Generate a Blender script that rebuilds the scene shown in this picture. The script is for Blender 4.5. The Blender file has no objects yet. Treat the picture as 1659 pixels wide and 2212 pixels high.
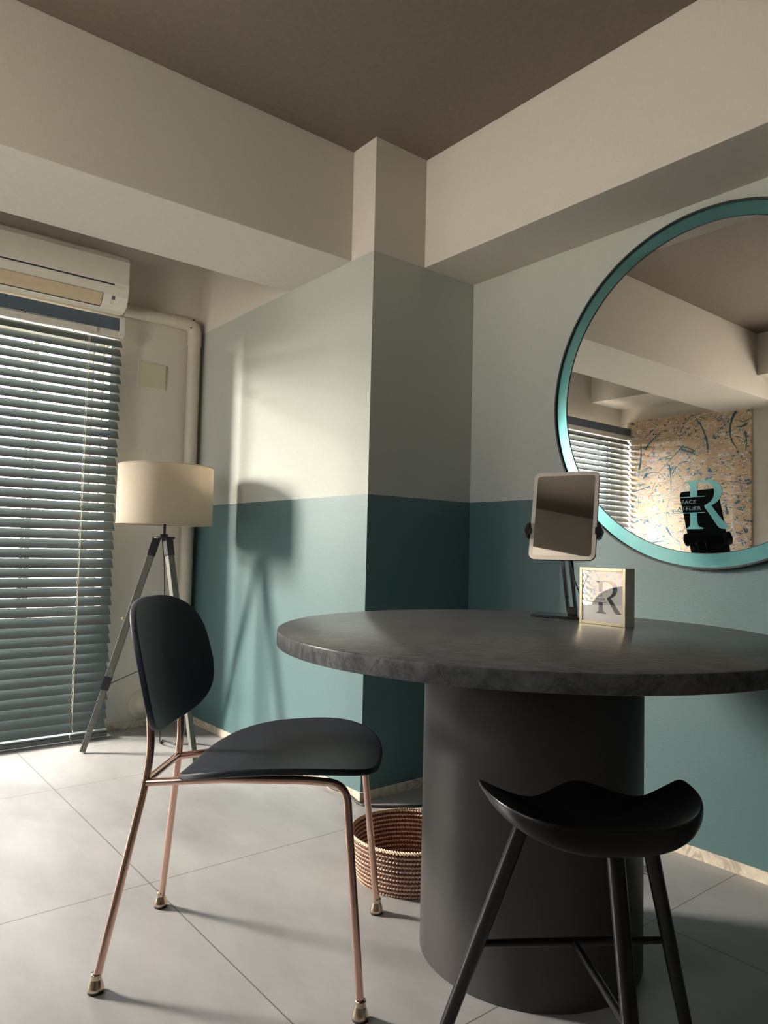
import bpy, bmesh, math, random
from math import sin, cos, pi, radians as rad
from mathutils import Vector, Matrix
random.seed(7)
S = bpy.context.scene
COL = S.collection

# ------------------------------------------------------------------ camera
cam_d = bpy.data.cameras.new('camera')
cam = bpy.data.objects.new('camera', cam_d)
COL.objects.link(cam)
R0 = (0.6293220031950122, 0.7767769586911428, 0.02390340438422353)
R1 = (-0.024703944596352813, 0.0507379214120343, -0.998406419476641)
R2 = (-0.7767519111119053, 0.6277286195302273, 0.05111994529220195)
cam.matrix_world = Matrix(((R0[0], -R1[0], -R2[0], 0.0), (R0[1], -R1[1], -R2[1], 0.0),
                           (R0[2], -R1[2], -R2[2], 0.9), (0, 0, 0, 1)))
cam_d.sensor_fit = 'HORIZONTAL'
cam_d.sensor_width = 36.0
cam_d.lens = 36.0 * 1568.94 / 1659.0
cam_d.clip_start = 0.02
S.camera = cam

# ------------------------------------------------------------------ world, daylight, exposure
SKY = 6.5          # sky above the horizon
GROUND_FILL = 19.5      # warm glow below it, raised to add upward fill
SUN_W = 2450.0
SIDE_W = 11000.0
w = bpy.data.worlds.new('sky'); S.world = w; w.use_nodes = True
bg = w.node_tree.nodes['Background']
wn = w.node_tree.nodes; wl_ = w.node_tree.links
tcw = wn.new('ShaderNodeTexCoord'); spw = wn.new('ShaderNodeSeparateXYZ'); wl_.new(tcw.outputs['Generated'], spw.inputs[0])
rpw = wn.new('ShaderNodeValToRGB'); rpw.color_ramp.elements[0].position = 0.46; rpw.color_ramp.elements[1].position = 0.54
rpw.color_ramp.elements[0].color = (1.0, 0.90, 0.76, 1); rpw.color_ramp.elements[1].color = (0.92, 0.97, 1.0, 1)
mrw = wn.new('ShaderNodeMapRange'); mrw.inputs['From Min'].default_value = -1; mrw.inputs['From Max'].default_value = 1
mr2 = wn.new('ShaderNodeMapRange'); mr2.inputs['From Min'].default_value = 0.46; mr2.inputs['From Max'].default_value = 0.54
mr2.inputs['To Min'].default_value = GROUND_FILL; mr2.inputs['To Max'].default_value = SKY
wl_.new(spw.outputs['Z'], mrw.inputs['Value']); wl_.new(mrw.outputs[0], rpw.inputs[0]); wl_.new(mrw.outputs[0], mr2.inputs['Value'])
wl_.new(rpw.outputs[0], bg.inputs[0]); wl_.new(mr2.outputs[0], bg.inputs[1])

ld = bpy.data.lights.new('daylight', 'AREA'); ld.shape = 'RECTANGLE'; ld.size = 0.7; ld.size_y = 1.0
ld.energy = SUN_W; ld.color = (1.0, 0.92, 0.80)
lo = bpy.data.objects.new('daylight', ld); COL.objects.link(lo)
lo.location = (-5.6, -2.0, 2.15)
lo.rotation_euler = (Vector((-2.3, 1.5, 0.9)) - Vector(lo.location)).to_track_quat('-Z', 'Y').to_euler()

l2 = bpy.data.lights.new('side_daylight', 'AREA'); l2.shape = 'RECTANGLE'; l2.size = 0.8; l2.size_y = 0.8
l2.energy = SIDE_W; l2.color = (0.86, 0.92, 1.0)
lo2 = bpy.data.objects.new('side_daylight', l2); COL.objects.link(lo2)
lo2.location = (-4.7, 3.9, 1.7)
lo2.rotation_euler = (Vector((-2.95, -1.25, 1.2)) - Vector(lo2.location)).to_track_quat('-Z', 'Y').to_euler()

vs = S.view_settings
S.display_settings.display_device = 'sRGB'
vs.view_transform = 'Standard'; vs.look = 'None'; vs.gamma = 1.0; vs.use_curve_mapping = False
vs.exposure = 0.0
cy = S.cycles
cy.use_denoising = True
cy.max_bounces = 10; cy.diffuse_bounces = 6; cy.glossy_bounces = 5; cy.transparent_max_bounces = 12
cy.sample_clamp_indirect = 6.0
cy.caustics_reflective = False; cy.caustics_refractive = False

# ------------------------------------------------------------------ materials
def mat(name, col, rough=0.5, metal=0.0, spec=0.5, coat=0.0, var=0.0, vscale=30.0, bump=0.0, bscale=300.0, coords='Object', stretch=(1, 1, 1), trans=0.0):
    m = bpy.data.materials.new(name); m.use_nodes = True
    nt = m.node_tree; N = nt.nodes; L = nt.links
    b = N['Principled BSDF']
    b.inputs['Base Color'].default_value = (*col, 1)
    b.inputs['Roughness'].default_value = rough
    b.inputs['Metallic'].default_value = metal
    b.inputs['Specular IOR Level'].default_value = spec
    b.inputs['Coat Weight'].default_value = coat
    b.inputs['Coat Roughness'].default_value = 0.08
    tc = N.new('ShaderNodeTexCoord'); mp = N.new('ShaderNodeMapping')
    mp.inputs['Scale'].default_value = stretch
    L.new(tc.outputs[coords], mp.inputs['Vector'])
    if var > 0:
        n = N.new('ShaderNodeTexNoise'); n.inputs['Scale'].default_value = vscale; n.inputs['Detail'].default_value = 4
        r = N.new('ShaderNodeMapRange')
        r.inputs['From Min'].default_value = 0.25; r.inputs['From Max'].default_value = 0.75
        r.inputs['To Min'].default_value = 1 - var; r.inputs['To Max'].default_value = 1 + var
        mx = N.new('ShaderNodeVectorMath'); mx.operation = 'SCALE'
        mx.inputs[0].default_value = col
        L.new(mp.outputs[0], n.inputs['Vector']); L.new(n.outputs['Fac'], r.inputs['Value'])
        L.new(r.outputs[0], mx.inputs['Scale']); L.new(mx.outputs[0], b.inputs['Base Color'])
    if bump > 0:
        n2 = N.new('ShaderNodeTexNoise'); n2.inputs['Scale'].default_value = bscale; n2.inputs['Detail'].default_value = 3
        bp = N.new('ShaderNodeBump'); bp.inputs['Strength'].default_value = bump; bp.inputs['Distance'].default_value = 0.002
        L.new(mp.outputs[0], n2.inputs['Vector']); L.new(n2.outputs['Fac'], bp.inputs['Height']); L.new(bp.outputs[0], b.inputs['Normal'])
    if trans > 0:
        out = N['Material Output']; tr = N.new('ShaderNodeBsdfTranslucent'); ms = N.new('ShaderNodeMixShader')
        tr.inputs[0].default_value = (*col, 1); ms.inputs[0].default_value = trans
        L.new(b.outputs[0], ms.inputs[1]); L.new(tr.outputs[0], ms.inputs[2]); L.new(ms.outputs[0], out.inputs['Surface'])
    return m

def woven(name, col, rough=0.75, amt=0.05, spec=0.3):
    """fabric-faced wallpaper: crossed fine threads as colour flecks and relief"""
    m = bpy.data.materials.new(name); m.use_nodes = True
    nt = m.node_tree; N = nt.nodes; L = nt.links; b = N['Principled BSDF']
    b.inputs['Roughness'].default_value = rough; b.inputs['Specular IOR Level'].default_value = spec
    tc = N.new('ShaderNodeTexCoord')
    hs = []
    for st in ((60, 60, 700), (700, 700, 50)):
        mp = N.new('ShaderNodeMapping'); mp.inputs['Scale'].default_value = st
        n = N.new('ShaderNodeTexNoise'); n.inputs['Scale'].default_value = 1.0; n.inputs['Detail'].default_value = 2
        L.new(tc.outputs['Object'], mp.inputs[0]); L.new(mp.outputs[0], n.inputs['Vector']); hs.append(n)
    ad = N.new('ShaderNodeMath'); ad.operation = 'ADD'
    L.new(hs[0].outputs['Fac'], ad.inputs[0]); L.new(hs[1].outputs['Fac'], ad.inputs[1])
    r = N.new('ShaderNodeMapRange'); r.inputs['From Min'].default_value = 0.6; r.inputs['From Max'].default_value = 1.4
    r.inputs['To Min'].default_value = 1 - amt; r.inputs['To Max'].default_value = 1 + amt
    mx = N.new('ShaderNodeVectorMath'); mx.operation = 'SCALE'; mx.inputs[0].default_value = col
    L.new(ad.outputs[0], r.inputs['Value']); L.new(r.outputs[0], mx.inputs['Scale']); L.new(mx.outputs[0], b.inputs['Base Color'])
    bp = N.new('ShaderNodeBump'); bp.inputs['Strength'].default_value = 0.25; bp.inputs['Distance'].default_value = 0.001
    L.new(ad.outputs[0], bp.inputs['Height']); L.new(bp.outputs[0], b.inputs['Normal'])
    return m

def marble(name, base, vein, rough, scale=6.0, vein_w=0.04, cloud=0.25, stretch=(1, 1, 1), spec=0.5, turn=0.0):
    m = bpy.data.materials.new(name); m.use_nodes = True
    nt = m.node_tree; N = nt.nodes; L = nt.links; b = N['Principled BSDF']
    b.inputs['Roughness'].default_value = rough; b.inputs['Specular IOR Level'].default_value = spec
    tc = N.new('ShaderNodeTexCoord'); mp = N.new('ShaderNodeMapping'); mp.vector_type = 'TEXTURE'; mp.inputs['Scale'].default_value = tuple(1 / q for q in stretch); mp.inputs['Rotation'].default_value = (0, 0, turn)
    L.new(tc.outputs['Object'], mp.inputs[0])
    n1 = N.new('ShaderNodeTexNoise'); n1.inputs['Scale'].default_value = scale; n1.inputs['Detail'].default_value = 8; n1.inputs['Distortion'].default_value = 1.2
    n2 = N.new('ShaderNodeTexNoise'); n2.inputs['Scale'].default_value = scale * 2.7; n2.inputs['Detail'].default_value = 6; n2.inputs['Roughness'].default_value = 0.7
    L.new(mp.outputs[0], n1.inputs['Vector']); L.new(mp.outputs[0], n2.inputs['Vector'])
    sb = N.new('ShaderNodeMath'); sb.operation = 'SUBTRACT'; sb.inputs[1].default_value = 0.5; L.new(n1.outputs['Fac'], sb.inputs[0])
    ab = N.new('ShaderNodeMath'); ab.operation = 'ABSOLUTE'; L.new(sb.outputs[0], ab.inputs[0])
    r = N.new('ShaderNodeMapRange'); r.inputs['From Min'].default_value = 0; r.inputs['From Max'].default_value = vein_w
    r.inputs['To Min'].default_value = 1; r.inputs['To Max'].default_value = 0
    L.new(ab.outputs[0], r.inputs['Value'])
    r2 = N.new('ShaderNodeMapRange'); r2.inputs['From Min'].default_value = 0.3; r2.inputs['From Max'].default_value = 0.7
    r2.inputs['To Min'].default_value = 1 - cloud; r2.inputs['To Max'].default_value = 1 + cloud
    L.new(n2.outputs['Fac'], r2.inputs['Value'])
    sc = N.new('ShaderNodeVectorMath'); sc.operation = 'SCALE'; sc.inputs[0].default_value = base; L.new(r2.outputs[0], sc.inputs['Scale'])
    ml = N.new('ShaderNodeMath'); ml.operation = 'MULTIPLY'; L.new(r.outputs[0], ml.inputs[0]); L.new(n2.outputs['Fac'], ml.inputs[1])
    mx = N.new('ShaderNodeMixRGB'); mx.inputs[2].default_value = (*vein, 1)
    L.new(ml.outputs[0], mx.inputs[0]); L.new(sc.outputs[0], mx.inputs[1]); L.new(mx.outputs[0], b.inputs['Base Color'])
    return m

def tile_floor():
    m = bpy.data.materials.new('floor_tiles'); m.use_nodes = True
    nt = m.node_tree; N = nt.nodes; L = nt.links; b = N['Principled BSDF']
    tc = N.new('ShaderNodeTexCoord'); sp = N.new('ShaderNodeSeparateXYZ'); L.new(tc.outputs['Object'], sp.inputs[0])
    T = 0.9126
    masks = []
    for o, off in (('X', 1.9134), ('Y', -0.777)):
        a = N.new('ShaderNodeMath'); a.operation = 'ADD'; a.inputs[1].default_value = off + 20 * T; L.new(sp.outputs[o], a.inputs[0])
        p = N.new('ShaderNodeMath'); p.operation = 'PINGPONG'; p.inputs[1].default_value = T / 2; L.new(a.outputs[0], p.inputs[0])
        l = N.new('ShaderNodeMath'); l.operation = 'LESS_THAN'; l.inputs[1].default_value = 0.0014; L.new(p.outputs[0], l.inputs[0])
        masks.append(l)
    mxm = N.new('ShaderNodeMath'); mxm.operation = 'MAXIMUM'; L.new(masks[0].outputs[0], mxm.inputs[0]); L.new(masks[1].outputs[0], mxm.inputs[1])
    n1 = N.new('ShaderNodeTexNoise'); n1.inputs['Scale'].default_value = 2.2; n1.inputs['Detail'].default_value = 8; n1.inputs['Roughness'].default_value = 0.62
    mp = N.new('ShaderNodeMapping'); mp.inputs['Scale'].default_value = (1.0, 2.2, 1); mp.inputs['Rotation'].default_value = (0, 0, 0.7)
    L.new(tc.outputs['Object'], mp.inputs[0]); L.new(mp.outputs[0], n1.inputs['Vector'])
    cr = N.new('ShaderNodeMixRGB'); cr.inputs[1].default_value = (0.285, 0.278, 0.276, 1); cr.inputs[2].default_value = (0.405, 0.396, 0.394, 1)
    rr = N.new('ShaderNodeMapRange'); rr.inputs['From Min'].default_value = 0.3; rr.inputs['From Max'].default_value = 0.7
    L.new(n1.outputs['Fac'], rr.inputs['Value']); L.new(rr.outputs[0], cr.inputs[0])
    gm = N.new('ShaderNodeMixRGB'); gm.inputs[2].default_value = (0.10, 0.095, 0.09, 1)
    L.new(mxm.outputs[0], gm.inputs[0]); L.new(cr.outputs[0], gm.inputs[1]); L.new(gm.outputs[0], b.inputs['Base Color'])
    b.inputs['Roughness'].default_value = 0.42
    n3 = N.new('ShaderNodeTexNoise'); n3.inputs['Scale'].default_value = 160; n3.inputs['Detail'].default_value = 3
    L.new(tc.outputs['Object'], n3.inputs['Vector'])
    bp = N.new('ShaderNodeBump'); bp.inputs['Strength'].default_value = 0.12; bp.inputs['Distance'].default_value = 0.001
    L.new(n3.outputs['Fac'], bp.inputs['Height']); L.new(bp.outputs[0], b.inputs['Normal'])
    return m

def glass(name, gloss=0.07, tint=(1, 1, 1), rough=0.0):
    m = bpy.data.materials.new(name); m.use_nodes = True
    nt = m.node_tree; N = nt.nodes; L = nt.links; N.remove(N['Principled BSDF'])
    t = N.new('ShaderNodeBsdfTransparent'); t.inputs[0].default_value = (*tint, 1)
    g = N.new('ShaderNodeBsdfGlossy'); g.inputs['Roughness'].default_value = rough
    lw = N.new('ShaderNodeLayerWeight'); lw.inputs[0].default_value = 0.35
    r = N.new('ShaderNodeMapRange'); r.inputs['To Min'].default_value = gloss; r.inputs['To Max'].default_value = 0.7
    mx = N.new('ShaderNodeMixShader')
    L.new(lw.outputs['Facing'], r.inputs['Value']); L.new(r.outputs[0], mx.inputs[0])
    L.new(t.outputs[0], mx.inputs[1]); L.new(g.outputs[0], mx.inputs[2]); L.new(mx.outputs[0], N['Material Output'].inputs['Surface'])
    return m

MT = {}
MT['beige'] = woven('beige_wallpaper', (0.70, 0.655, 0.59))
MT['beam'] = woven('beam_wallpaper', (0.70, 0.655, 0.59))
MT['grey'] = woven('blue_grey_wallpaper', (0.50, 0.525, 0.485))
MT['teal'] = woven('teal_wallpaper', (0.063, 0.142, 0.150), rough=0.5, spec=0.9)
MT['ceil'] = woven('brown_ceiling_paper', (0.195, 0.160, 0.132), amt=0.12)
MT['skirt'] = marble('skirting_marble', (0.70, 0.62, 0.50), (0.16, 0.12, 0.10), 0.3, 9.0, 0.05, 0.2)
MT['floor'] = tile_floor()
MT['white'] = mat('white_plastic', (0.72, 0.70, 0.64), 0.4, var=0.03)
MT['acwhite'] = mat('aged_white_plastic', (0.86, 0.83, 0.74), 0.38, var=0.03)
MT['tan'] = mat('tan_flap_plastic', (0.62, 0.50, 0.34), 0.45, var=0.05)
MT['slot'] = mat('dark_slot', (0.03, 0.035, 0.05), 0.6, var=0.1)
MT['navy'] = mat('slate_blue_paint', (0.10, 0.135, 0.175), 0.4, var=0.05)
MT['slat'] = mat('grey_green_slat', (0.135, 0.165, 0.165), 0.38, var=0.07, vscale=25, stretch=(1, 0.2, 6))
MT['rail'] = mat('dark_slat_rail', (0.10, 0.12, 0.115), 0.4, var=0.05)
MT['alu'] = mat('window_aluminium', (0.62, 0.62, 0.60), 0.35, metal=0.3, var=0.03)
MT['pane'] = glass('window_glass', 0.05)
MT['cord'] = mat('ivory_cord', (0.72, 0.66, 0.52), 0.7, var=0.05, vscale=200)
MT['pipe'] = mat('ivory_pipe_plastic', (0.60, 0.56, 0.47), 0.32, var=0.03)
MT['shade'] = mat('linen_shade', (0.74, 0.66, 0.545), 0.85, var=0.06, vscale=180, bump=0.3, bscale=900, trans=0.5)
MT['black'] = mat('black_metal', (0.012, 0.014, 0.020), 0.38, var=0.1)
MT['lampwood'] = mat('grey_green_wood', (0.135, 0.137, 0.117), 0.5, var=0.25, vscale=14, stretch=(6, 6, 0.6), bump=0.2, bscale=60)
MT['cable'] = mat('black_rubber_cable', (0.02, 0.02, 0.02), 0.5, var=0.1)
MT['copper'] = mat('rose_copper', (0.72, 0.475, 0.385), 0.16, metal=1.0, var=0.03)
MT['cap'] = mat('polished_foot_metal', (0.60, 0.48, 0.37), 0.14, metal=1.0, var=0.03)
MT['pad'] = mat('felt_pad', (0.05, 0.045, 0.04), 0.9, var=0.2)
MT['shell'] = mat('charcoal_veneer', (0.0145, 0.0185, 0.029), 0.5, spec=0.3, var=0.12, vscale=20, stretch=(1, 6, 1), bump=0.05, bscale=200)
MT['stool'] = mat('black_lacquered_wood', (0.005, 0.005, 0.0055), 0.3, spec=0.35, var=0.15, vscale=15, stretch=(1, 1, 0.2), coat=0.08)
MT['stone'] = marble('grey_marble', (0.102, 0.103, 0.104), (0.028, 0.028, 0.03), 0.28, 9.0, 0.02, 0.5, stretch=(1.0, 2.6, 1.3), spec=0.08, turn=rad(51))
MT['ped'] = mat('charcoal_pedestal_paint', (0.043, 0.039, 0.039), 0.5, spec=0.5, var=0.05, bump=0.05, bscale=250)
MT['mirror'] = mat('mirror_silver', (0.90, 0.89, 0.86), 0.0, metal=1.0, var=0.005)
MT['tealfilm'] = mat('teal_glossy_band', (0.115, 0.32, 0.325), 0.26, var=0.03, metal=0.85, coat=1.0)
MT['screen'] = mat('dark_reflective_screen', (0.58, 0.57, 0.56), 0.02, metal=1.0, var=0.005)
MT['bezel'] = mat('glossy_pale_bezel', (0.66, 0.61, 0.54), 0.05, var=0.01, coat=1.0, metal=0.35)
MT['tabback'] = mat('black_tablet_case', (0.012, 0.011, 0.010), 0.45, var=0.2)
MT['gloss_black'] = mat('gloss_black_plastic', (0.01, 0.01, 0.011), 0.12, var=0.1)
MT['brass'] = mat('brushed_champagne_metal', (0.70, 0.61, 0.44), 0.24, metal=1.0, var=0.06, vscale=120, stretch=(1, 1, 12))
MT['paper'] = mat('white_print_paper', (0.86, 0.85, 0.81), 0.7, var=0.02)
MT['ink'] = mat('black_ink', (0.02, 0.022, 0.025), 0.5, var=0.1)
MT['frameglass'] = glass('frame_glass', 0.12)
MT['straw'] = mat('natural_straw', (0.90, 0.68, 0.50), 0.6, var=0.22, vscale=90)
MT['darkstraw'] = mat('dyed_dark_straw', (0.15, 0.048, 0.035), 0.55, var=0.25, vscale=90)
MT['kraft'] = mat('kraft_board', (0.70, 0.49, 0.29), 0.8, var=0.22, vscale=14, bump=0.1, bscale=200)
def fleck(m, col, scale, lo, seed, stretch, rot=0.5):
    """lay a layer of fine paint splatter over the board colour"""
    nt = m.node_tree; N = nt.nodes; L = nt.links; b = N['Principled BSDF']
    prev = b.inputs['Base Color'].links[0].from_socket
    tc = N.new('ShaderNodeTexCoord'); mp = N.new('ShaderNodeMapping'); mp.inputs['Location'].default_value = (seed, seed * 2.3, seed * .7)
    mp.inputs['Scale'].default_value = stretch; mp.inputs['Rotation'].default_value = (0, rot, 0)
    n = N.new('ShaderNodeTexNoise'); n.inputs['Scale'].default_value = scale; n.inputs['Detail'].default_value = 5; n.inputs['Roughness'].default_value = .6; n.inputs['Distortion'].default_value = 1.6
    q = N.new('ShaderNodeMapRange'); q.inputs['From Min'].default_value = lo; q.inputs['From Max'].default_value = lo + .02
    mx = N.new('ShaderNodeMixRGB'); mx.inputs[2].default_value = (*col, 1)
    L.new(tc.outputs['Object'], mp.inputs[0]); L.new(mp.outputs[0], n.inputs['Vector']); L.new(n.outputs['Fac'], q.inputs['Value'])
    L.new(q.outputs[0], mx.inputs[0]); L.new(prev, mx.inputs[1]); L.new(mx.outputs[0], b.inputs['Base Color'])
fleck(MT['kraft'], (.07, .17, .21), 11, .575, 3.1, (1, 1, 2.2), .5)
fleck(MT['kraft'], (.44, .46, .70), 17, .61, 7.7, (1, 1, 1.3))
fleck(MT['kraft'], (.80, .44, .34), 16, .62, 12.3, (1.6, 1, .8), .1)
fleck(MT['kraft'], (.88, .86, .82), 19, .572, 21.9, (1, 1, 2.4), -.35)
MT['pwhite'] = mat('white_paint_drips', (0.86, 0.84, 0.80), 0.5, var=0.03)
MT['pteal'] = mat('teal_paint_drips', (0.06, 0.15, 0.19), 0.5, var=0.1)
MT['pblue'] = mat('lilac_paint_drips', (0.42, 0.44, 0.66), 0.5, var=0.1)
MT['ppink'] = mat('salmon_paint_drips', (0.72, 0.36, 0.27), 0.5, var=0.1)
MT['lcd'] = mat('grey_display', (0.12, 0.13, 0.15), 0.3, var=0.05)

# ------------------------------------------------------------------ mesh helpers
class MB:
    """gathers shapes and links them as ONE mesh object"""
    def __init__(s): s.v = []; s.f = []; s.m = []; s.sm = []
    def add(s, v, f, mi=0, smooth=False):
        o = len(s.v); s.v += [tuple(p) for p in v]
        for q in f: s.f.append(tuple(i + o for i in q)); s.m.append(mi); s.sm.append(smooth)
        return s
    def box(s, a, b, mi=0):
        x0, y0, z0 = a; x1, y1, z1 = b
        v = [(x0, y0, z0), (x1, y0, z0), (x1, y1, z0), (x0, y1, z0), (x0, y0, z1), (x1, y0, z1), (x1, y1, z1), (x0, y1, z1)]
        f = [(0, 3, 2, 1), (4, 5, 6, 7), (0, 1, 5, 4), (1, 2, 6, 5), (2, 3, 7, 6), (3, 0, 4, 7)]
        return s.add(v, f, mi)
    def bar(s, p, q, wdt, thk, up=(0, 0, 1), mi=0, taper=1.0):
        """rectangular bar from p to q; wdt along 'side', thk along the other"""
        p = Vector(p); q = Vector(q); d = (q - p).normalized(); u = Vector(up)
        sd = d.cross(u).normalized(); n = sd.cross(d).normalized()
        v = []
        for c, k in ((p, 1.0), (q, taper)):
            for a, b in ((-1, -1), (1, -1), (1, 1), (-1, 1)):
                v.append(c + sd * (a * wdt / 2 * k) + n * (b * thk / 2 * k))
        return s.add(v, [(3, 2, 1, 0), (4, 5, 6, 7), (0, 1, 5, 4), (1, 2, 6, 5), (2, 3, 7, 6), (3, 0, 4, 7)], mi)
    def tube(s, path, r, n=16, mi=0, caps=True, closed=False):
        P = [Vector(p) for p in path]; k = len(P)
        rr = r if isinstance(r, (list, tuple)) else [r] * k
        def tan(i):
            if closed: return (P[(i + 1) % k] - P[i - 1]).normalized()
            return (P[min(i + 1, k - 1)] - P[max(i - 1, 0)]).normalized()
        t = tan(0); a = Vector((0, 0, 1)) if abs(t.z) < 0.9 else Vector((1, 0, 0))
        nrm = t.cross(a).normalized(); v = []; f = []
        for i in range(k):
            t = tan(i); nrm = (nrm - t * nrm.dot(t)).normalized(); b = t.cross(nrm)
            for j in range(n):
                an = 2 * pi * j / n; v.append(P[i] + (nrm * cos(an) + b * sin(an)) * rr[i])
        for i in range(k if closed else k - 1):
            i2 = (i + 1) % k
            for j in range(n):
                f.append((i * n + j, i * n + (j + 1) % n, i2 * n + (j + 1) % n, i2 * n + j))
        s.add(v, f, mi, True)
        if caps and not closed:
            s.add(v[:n], [tuple(reversed(range(n)))], mi); s.add(v[-n:], [tuple(range(n))], mi)
        return s
    def lathe(s, prof, n=64, mi=0, c=(0, 0, 0), smooth=True):
        v = []; f = []
        for (r, z) in prof:
            for j in range(n):
                an = 2 * pi * j / n; v.append((c[0] + r * cos(an), c[1] + r * sin(an), c[2] + z))
        for i in range(len(prof) - 1):
            for j in range(n):
                f.append((i * n + j, i * n + (j + 1) % n, (i + 1) * n + (j + 1) % n, (i + 1) * n + j))
        return s.add(v, f, mi, smooth)
    def prism(s, poly, a0, a1, axis=1, mi=0):
        """extrude a 2-D outline along an axis"""
        def mk(p, a):
            q = list(p); q.insert(axis, a); return q
        n = len(poly); v = [mk(p, a0) for p in poly] + [mk(p, a1) for p in poly]
        f = [tuple(reversed(range(n))), tuple(range(n, 2 * n))] + [(i, (i + 1) % n, n + (i + 1) % n, n + i) for i in range(n)]
        return s.add(v, f, mi)
    def build(s, name, mats, parent=None, bevel=0.0, seg=2, subsurf=0, weld=False, auto=False, fixn=True):
        me = bpy.data.meshes.new(name); me.from_pydata(s.v, [], s.f)
        mats = mats if isinstance(mats, (list, tuple)) else [mats]
        for m in mats: me.materials.append(MT[m])
        for p, mi, sm in zip(me.polygons, s.m, s.sm): p.material_index = mi; p.use_smooth = sm
        if weld or fixn:
            bm = bmesh.new(); bm.from_mesh(me)
            if weld: bmesh.ops.remove_doubles(bm, verts=bm.verts, dist=1e-5)
            bmesh.ops.recalc_face_normals(bm, faces=bm.faces)
            bm.to_mesh(me); bm.free()
        o = bpy.data.objects.new(name, me); COL.objects.link(o)
        if parent is not None: o.parent = parent
        if bevel > 0:
            b = o.modifiers.new('bevel', 'BEVEL'); b.width = bevel; b.segments = seg; b.limit_method = 'ANGLE'; b.angle_limit = rad(35); b.harden_normals = False
        if subsurf:
            b = o.modifiers.new('subsurf', 'SUBSURF'); b.levels = subsurf; b.render_levels = subsurf
        return o

def tag(o, label=None, cat=None, group=None, kind=None):
    if label: o['label'] = label
    if cat: o['category'] = cat
    if group: o['group'] = group
    if kind: o['kind'] = kind
    return o
def thing(name, label, cat, loc=(0, 0, 0), rz=0.0, group=None):
    o = bpy.data.objects.new(name, None); COL.objects.link(o)
    o.location = loc; o.rotation_euler = (0, 0, rz); o.empty_display_size = 0.1
    return tag(o, label, cat, group)
def struct(o, label, cat): return tag(o, label, cat, None, 'structure')

def fillet(path, r, n=8):
    """round the inner corners of a polyline"""
    P = [Vector(p) for p in path]; out = [P[0]]
    for i in range(1, len(P) - 1):
        a = (P[i - 1] - P[i]); b = (P[i + 1] - P[i])
        d = min(r, a.length * 0.49, b.length * 0.49)
        A = P[i] + a.normalized() * d; B = P[i] + b.normalized() * d
        for k in range(n + 1):
            t = k / n; out.append(A * (1 - t) ** 2 + P[i] * 2 * t * (1 - t) + B * t * t)
    out.append(P[-1]); return out
def spline(path, n=8):
    P = [Vector(p) for p in path]; out = []
    for i in range(len(P) - 1):
        p0 = P[max(i - 1, 0)]; p1 = P[i]; p2 = P[i + 1]; p3 = P[min(i + 2, len(P) - 1)]
        for k in range(n):
            t = k / n
            out.append(0.5 * ((2 * p1) + (p2 - p0) * t + (2 * p0 - 5 * p1 + 4 * p2 - p3) * t * t + (3 * p1 - p0 - 3 * p2 + p3) * t ** 3))
    out.append(P[-1]); return out

# ------------------------------------------------------------------ the room
XW, YM, YO, XR = -3.56, 2.138, -1.251, 2.4      # window wall, mirror wall, opposite wall, far right wall
XC, YC = -2.087, 1.609                           # free corner of the column
YB, XB1, XB2 = 1.861, -2.2276, -2.684            # beam faces
ZC, ZB, ZL, HB = 2.436, 2.004, 1.0986, 0.0345    # ceiling, beam underside, colour line, skirting

struct(MB().box((-3.8, YO - .15, -.1), (XR + .15, YM + .15, 0)).build('floor', 'floor'), 'floor of large pale grey stone-look tiles with thin dark joints', 'floor')
struct(MB().box((-3.8, YO - .15, ZC), (XR + .15, YM + .15, ZC + .1)).build('ceiling', 'ceil'), 'dark brown textured ceiling', 'ceiling')

def banded(mb, a, b, zs, mis):
    """a wall panel in stacked colour bands"""
    for i, mi in enumerate(mis): mb.box((a[0], a[1], zs[i]), (b[0], b[1], zs[i + 1]), mi)
    return mb
struct(banded(MB(), (XC - .2, YM), (XR, YM + .12), (0, ZL, ZB, ZC), (0, 1, 2)).build('wall_back', ['teal', 'grey', 'beige']),
       'wall behind the round mirror, teal below and blue grey above', 'wall')
struct(banded(MB(), (XW, YC), (XC, YM + .12), (0, ZL, ZB, ZC), (0, 1, 2)).build('wall_column', ['teal', 'grey', 'beige']),
       'projecting column between window and mirror wall, teal below and blue grey above', 'column')
W2 = (-1.95, -.85, 1.0, 1.95)                    # unseen window added behind the photographer to let in fill light
wf = MB()
wf.box((-3.8, YO - .12, 0), (W2[0], YO, ZC)); wf.box((W2[1], YO - .12, 0), (XR, YO, ZC))
wf.box((W2[0], YO - .12, 0), (W2[1], YO, W2[2])); wf.box((W2[0], YO - .12, W2[3]), (W2[1], YO, ZC))
struct(wf.build('wall_front', 'beige'), 'plain beige wall across the room, seen in the mirror', 'wall')
w2 = bpy.data.objects.new('fill_window', None); COL.objects.link(w2); w2.location = (0, YO - .07, 0)
struct(w2, 'small plain window added behind the photographer for fill light', 'window')
f2 = MB()
for a_, b_ in ((W2[0], W2[0] + .045), (W2[1] - .045, W2[1])): f2.box((a_, -.03, W2[2]), (b_, .03, W2[3]))
for a_, b_ in ((W2[2], W2[2] + .045), (W2[3] - .045, W2[3])): f2.box((W2[0] + .045, -.03, a_), (W2[1] - .045, .03, b_))
f2.build('window_frame', 'alu', w2, bevel=.002)
MB().box((W2[0] + .045, -.003, W2[2] + .045), (W2[1] - .045, .003, W2[3] - .045)).build('pane', 'pane', w2)
struct(MB().box((XR, YO - .12, 0), (XR + .12, YM + .12, ZC)).build('wall_right', 'beige'), 'plain beige end wall', 'wall')
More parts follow.
